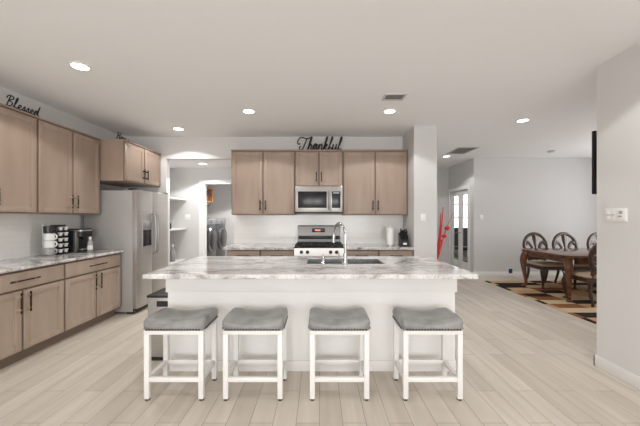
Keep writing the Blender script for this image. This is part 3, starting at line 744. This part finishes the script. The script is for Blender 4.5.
# ================================================================== PANTRY SHELVES + ITEMS, LAUNDRY
for z, lb in ((1.75, 'topmost white pantry shelf beside the refrigerator'), (1.155, 'white pantry shelf level with the light switch'), (.52, 'lowest white pantry shelf, nearly behind the island')):
    o = MB().box(-3.089, -2.73, 5.35, YF-.001, z-.03, z, .003).build('wall_shelf', M['trim'])
    tag(o, lb, 'shelf', 'pantry shelves behind the refrigerator')
t = thing('coffee_canister', 'small dark canister standing on the middle pantry shelf', 'canister', (-2.82, 5.60, 1.155))
MB().lathe([(.05, 0), (.052, .01), (.052, .10), (.045, .11)]).build('canister_body', M['black'], t); MB().lathe([(.053, .108), (.053, .128), (0, .13)]).build('lid', M['ceramic_grey'], t)
for k, (x, y, h, m, lb) in enumerate(((-2.82, 5.50, .24, 'ceramic_grey', 'grey bottle on the lowest pantry shelf near the refrigerator'), (-2.86, 5.64, .20, 'black', 'dark bottle on the lowest pantry shelf, second in line'), (-2.84, 5.80, .30, 'ceramic_grey', 'tall grey bottle on the lowest pantry shelf, farthest from the refrigerator'))):
    t = thing('storage_bottle', lb, 'bottle', (x, y, .52), 0, 'bottles on the lowest pantry shelf')
    MB().lathe([(.045, 0), (.048, .006), (.048, h*.65), (.02, h*.82), (.02, h*.95)], seg=20).build('bottle_body', M[m], t)
    MB().lathe([(.023, h*.94), (.023, h+.03), (0, h+.032)], seg=16).build('cap', M['ceramic'], t)
def washer(name, label, y, cat):
    t = thing(name, label, cat, (-2.46, y, 0), PI/2)          # local -y = world +x; local x = world +y
    w_ = .343
    p = MB().box(-w_, w_, .02, .70, 0, .37, .006).build('pedestal', M['graphite'], t)
    MB().box(-w_+.01, w_-.01, 0, .02, .03, .355, .004).build('pedestal_drawer', M['graphite'], t)
    MB().box(-w_, w_, 0, .70, .372, 1.352, .012).build('machine_body', M['graphite'], t)
    MB().box(-w_+.005, w_-.005, -.012, .004, 1.215, 1.345, .004).build('control_panel', M['graphite_light'], t)
    d = MB().lathe([(.30, .004), (.30, -.03), (.28, -.055), (.23, -.05)], (0, 0, .86), 36, 'y').build('door', M['graphite'], t)
    MB().lathe([(.245, -.040), (.19, -.065), (.10, -.078), (0, -.08)], (0, 0, .86), 36, 'y').build('door_glass', M['door_glass_dark'], d)
    MB().lathe([(.04, -.008), (.038, -.035), (0, -.036)], (0, 0, 1.28), 20, 'y').build('dial', M['chrome'], t)
    return t
washer('washing_machine', 'dark grey front-load washer nearest the laundry doorway', 6.80, 'washer')
washer('clothes_dryer', 'dark grey front-load dryer deeper in the laundry room', 7.50, 'dryer')
t = thing('laundry_wall_cubby', 'orange-brown wooden cubby on the laundry wall above the washer', 'wall cubby', (-3.199, 7.22, 1.74), PI/2)
mb = MB(); mb.box(-.30, .30, -.52, 0, 0, .02); mb.box(-.30, .30, -.52, 0, .33, .35); mb.box(-.30, -.28, -.52, 0, .02, .33); mb.box(.28, .30, -.52, 0, .02, .33); mb.box(-.28, .28, -.02, 0, .02, .33)
mb.box(-.01, .01, -.50, -.02, .02, .33); mb.build('wooden_box', M['basket'], t, smooth=0)
MB().tube(smooth_path([(-.25, -.50, 0), (-.25, -.46, -.07), (0, -.46, -.09), (.25, -.46, -.07), (.25, -.50, 0)], 5), .008, 8).build('hanging_rail', M['bronze'], t)
t = thing('cloth_cap', 'dark cap hanging off the front of the laundry cubby', 'cap', (-2.66, 7.0, 1.86))
MB().lathe([(.012, .17), (.06, .155), (.075, .10), (.078, .03), (.07, .025)], seg=20).build('crown', M['black'], t)
MB().prism([(.0, -.07), (.07, -.06), (.115, 0), (.07, .06), (0, .07)], .02, .032).build('brim', M['black'], t, bevel=.003)

# ================================================================== OFFICE DOOR + OFFICE
def french_leaf(n, y0, y1, hside):
    mb = MB(); x0, x1 = 3.655, 3.697; s = .095
    mb.box(x0, x1, y0, y0+s, .012, 2.055, .003); mb.box(x0, x1, y1-s, y1, .012, 2.055, .003)
    mb.box(x0, x1, y0+s, y1-s, .012, .25, .003); mb.box(x0, x1, y0+s, y1-s, 1.945, 2.055, .003)
    mb.box(x0+.01, x1-.01, y0+s, y1-s, 1.355, 1.38)
    o = struct('door_%d' % n, mb, M['trim'])
    MB().box(3.674, 3.678, y0+s-.005, y1-s+.005, .245, 1.95).build('door_glass', M['clear'], o, smooth=0)
    yy = y1-.045 if hside > 0 else y0+.045
    MB().tube([(3.655, yy, .98), (3.61, yy, .98), (3.60, yy-hside*.02, .98), (3.60, yy-hside*.10, .98)], .009, 10).build('handle', M['chrome'], o)
french_leaf(1, 7.31, 7.808, 1); french_leaf(2, 7.812, 8.31, -1)
dk = thing('office_desk', 'dark desk seen through the glass office doors', 'desk', (4.55, 9.5, 0))
MB().box(-.55, .75, -.32, .32, .72, .76, .004).build('desk_top', M['iron'], dk)
for x in (-.52, .72):
    for y in (-.29, .29): MB().box(x-.025, x+.025, y-.025, y+.025, 0, .72).build('leg', M['iron'], dk, smooth=0)
MB().box(-.5, .7, .27, .29, .35, .72).build('modesty_panel', M['iron'], dk, smooth=0)
oc = thing('office_chair', 'black high-backed office chair behind the glass doors', 'chair', (4.12, 8.72, 0), 2.6)
MB().prism(rrect(.48, .46, .08), .45, .53).build('seat', M['black'], oc, bevel=.015)
MB().prism(rrect(.46, .09, .03, 4, 0, .235), .56, 1.08).build('backrest', M['black'], oc, bevel=.015)
MB().cyl((0, 0, .10), (0, 0, .45), .03).build('gas_lift', M['chrome'], oc)
for k in range(5):
    a = 2*PI*k/5; e = Vector((.28*math.cos(a), .28*math.sin(a), .06)); MB().tube([(0, 0, .11), e], [.025, .018], 8).build('base_arm', M['black'], oc)
    MB().lathe([(.001, -.012), (.03, -.012), (.03, .012), (.001, .012)], e+Vector((0, 0, -.03)), 14, 'x').build('caster', M['black'], oc)
for s in (-1, 1): MB().tube(smooth_path([(s*.22, -.1, .5), (s*.28, -.1, .58), (s*.28, -.06, .68), (s*.28, .15, .69), (s*.23, .24, .64)], 4), .018, 8).build('armrest', M['black'], oc)

# ================================================================== RED FLORAL ARRANGEMENT
va = thing('floor_vase', 'tall floor vase mostly hidden behind the white column', 'vase', (2.24, 6.0, 0))
MB().lathe([(.07, 0), (.10, .02), (.135, .22), (.12, .42), (.065, .56), (.07, .62), (.06, .62), (.055, .56), (.055, .1), (0, .1)], seg=28).build('vase_body', M['vase'], va)
fl = thing('red_branches', 'tall red branches with round red blooms leaning out beside the column', 'dried flowers', (2.24, 6.0, .60))
def stem(pts, r0, r1):
    p = smooth_path(pts, 4); n = len(p); return MB().tube(p, [r0+(r1-r0)*i/(n-1) for i in range(n)], 8)
stem([(0, 0, -.45), (.10, 0, .05), (.16, 0, .45), (.19, 0, .85)], .022, .010).build('reed', M['red'], fl)
stem([(.01, 0, -.45), (.14, .01, .05), (.19, .01, .45), (.24, .01, .98)], .022, .010).build('reed', M['red'], fl)
stem([(.0, .02, -.45), (.17, .02, .05), (.27, .02, .45), (.44, .02, .86)], .010, .004).build('reed', M['red'], fl)
stem([(.0, -.02, -.45), (.13, -.02, .05), (.22, -.02, .35), (.30, -.02, .55)], .010, .006).build('reed', M['red'], fl)
stem([(-.02, .02, -.45), (.06, .03, .1), (.09, .03, .5), (.10, .03, .78)], .02, .011).build('reed', M['red'], fl)
for p, r in (((.305, -.02, .56), .052), ((.245, -.02, .40), .045), ((.20, .03, .30), .035)):
    MB().lathe([(r*math.sin(PI*k/10), -r*.8*math.cos(PI*k/10)) for k in range(11)], p, 16).build('bloom', M['red'], fl)

# ================================================================== TELEVISION
tv = thing('television', 'black flat television mounted beyond the right wall corner', 'tv', (3.40, 3.10, 1.61))
MB().box(-.59, .59, -.03, 0, 0, .65, .006).build('tv_case', M['black'], tv)
MB().box(-.575, .575, 0, .006, .015, .635).build('screen', M['black_gloss'], tv, smooth=0)
MB().box(-.3, .3, -.06, -.03, .12, .45, .01).build('back_housing', M['black'], tv)
mb = MB(); mb.box(-.12, .12, -.329, -.31, .15, .42); mb.tube([(0, -.31, .28), (.12, -.19, .28), (0, -.06, .28)], .02, 8); mb.build('mount_arm', M['iron'], tv, smooth=0)

# ================================================================== DINING
rug = MB().prism(rrect(3.2, 2.62, .02, 2, 5.15, 5.14), .0005, .010).build('area_rug', M['rug'], smooth=0)
tag(rug, 'tan, rust and black block-patterned rug under the dining table', 'rug')
ZR = .0105
dt = thing('dining_table', 'carved cherry wood dining table with glossy top and curved legs', 'table', (5.24, 5.36, ZR))
TX, TY = 1.30, .61
prof = [(-.012, .715), (0, .722), (.004, .735), (-.004, .745), (.010, .752)]
MB().rings([[Vector((x, y, z)) for x, y in rrect(2*TX-2*i_, 2*TY-2*i_, .16, 8)] for i_, z in prof]).build('table_top', M['cherry'], dt)
mb = MB()
for s in (-1, 1): mb.box(-TX+.12, TX-.12, s*(TY-.10)-.012, s*(TY-.10)+.012, .615, .716); mb.box(s*(TX-.10)-.012, s*(TX-.10)+.012, -TY+.12, TY-.12, .615, .716)
mb.build('apron', M['cherry'], dt, smooth=0)
def cabriole(cx, cy, dx, dy, h, r, m, parent, name='leg'):
    prof = [(-.0, h, 1.25), (.3, h*.93, 1.35), (.75, h*.82, 1.35), (.9, h*.70, 1.15), (.65, h*.50, .85), (.25, h*.28, .62), (.0, h*.14, .55), (.18, h*.085, .6), (.45, h*.07, .6)]
    pts = [(cx+dx*a*r, cy+dy*a*r, z) for a, z, _ in prof]; rr = [r*k for _, _, k in prof]
    p = smooth_path(pts, 3); q = smooth_path([(k, 0, 0) for k in rr], 3)
    mb = MB(); mb.tube(p, [v.x for v in q], 12)
    fx, fy = cx+dx*.75*r, cy+dy*.75*r; R = r*.85
    mb.lathe([(R*math.sin(PI*k/8)*1.1, R*.62-R*.62*math.cos(PI*k/8)) for k in range(9)], (fx, fy, 0), 14)
    return mb.build(name, m, parent)
for sx in (-1, 1):
    for sy in (-1, 1):
        lg = cabriole(sx*(TX-.10), sy*(TY-.10), sx*.75, sy*.75, .69, .047, M['cherry'], dt)
def make_chair(label, loc, rz):
    t = thing('dining_chair', label, 'chair', (*loc, ZR), rz, 'oval-backed dining chairs')   # faces -y, back at +y
    w_, d_ = .52, .50
    MB().rings([[Vector((x, y, z)) for x, y in rrect(w_-2*i_, d_-2*i_, .06, 5)] for i_, z in ((.01, .36), (.0, .37), (0, .415), (.012, .425))]).build('seat_frame', M['chair_wood'], t)
    MB().rings([[Vector((x, y, z)) for x, y in rrect(w_-2*i_, d_-2*i_, .06, 5)] for i_, z in ((.014, .425), (.004, .44), (.006, .458), (.03, .475), (.09, .485), (.16, .488))]).build('seat_cushion', M['seat_cloth'], t, smooth=60)
    for s in (-1, 1): cabriole(s*.205, -.20, s*.5, -.9, .37, .034, M['chair_wood'], t)
    for s in (-1, 1):
        MB().tube(smooth_path([(s*.19, .21, .42), (s*.19, .215, .25), (s*.195, .25, .12), (s*.20, .275, .05), (s*.20, .275, .02), (s*.20, .275, .002)], 4), [.024]*5+[.022]*4+[.020]*12, 10).build('leg', M['chair_wood'], t)
    # oval back, leaning slightly
    lean = Matrix.Translation(Vector((0, .225, .44))) @ Matrix.Rotation(-.16, 4, 'X')
    def P(x, z, y=0): return lean @ Vector((x, y, z))
    ov = []
    for k in range(36):
        a = 2*PI*k/36; ov.append(P(.235*math.cos(a), .335+.255*math.sin(a)))
    mb = MB(); mb.tube(ov, .034, 10, closed=True, flat=(1, .7)); mb.build('back_frame', M['chair_wood'], t)
    mb = MB()
    for s in (-1, 1): mb.tube([P(s*.17, -.05), P(s*.165, .06), P(s*.17, .18)], [.026, .024, .022], 10)
    mb.tube([P(-.17, .06), P(0, .085), P(.17, .06)], .024, 8)
    mb.build('back_post', M['chair_wood'], t)
    mb = MB()
    mb.tube(smooth_path([P(0, .07), P(0, .2), P(0, .35), P(0, .57)], 4), [.03]*4+[.022]*4+[.03, .04, .05, .055, .05], 8, flat=(1, .35))
    for s in (-1, 1):
        mb.tube(smooth_path([P(s*.02, .12), P(s*.06, .28), P(s*.13, .40), P(s*.19, .40), P(s*.2, .34)], 4), [.02]*5+[.032]*5+[.042]*5+[.02]*2, 8, flat=(1, .4))
        mb.tube(smooth_path([P(s*.03, .08), P(s*.10, .19), P(s*.19, .24)], 4), .022, 8, flat=(1, .5))
    mb.build('carved_splat', M['chair_wood'], t)
    return t
ch = make_chair('oval-backed dining chair at the table corner nearest the hall', (4.47, 5.93), 0)
dup(ch, (5.08, 5.93, ZR), 0, 'second oval-backed dining chair along the far side of the table')
dup(ch, (5.80, 5.93, ZR), 0, 'oval-backed dining chair farthest along the table, mostly hidden by the wall')
dup(ch, (4.35, 4.83, ZR), PI, 'dining chair on the near side of the table, back toward the kitchen')
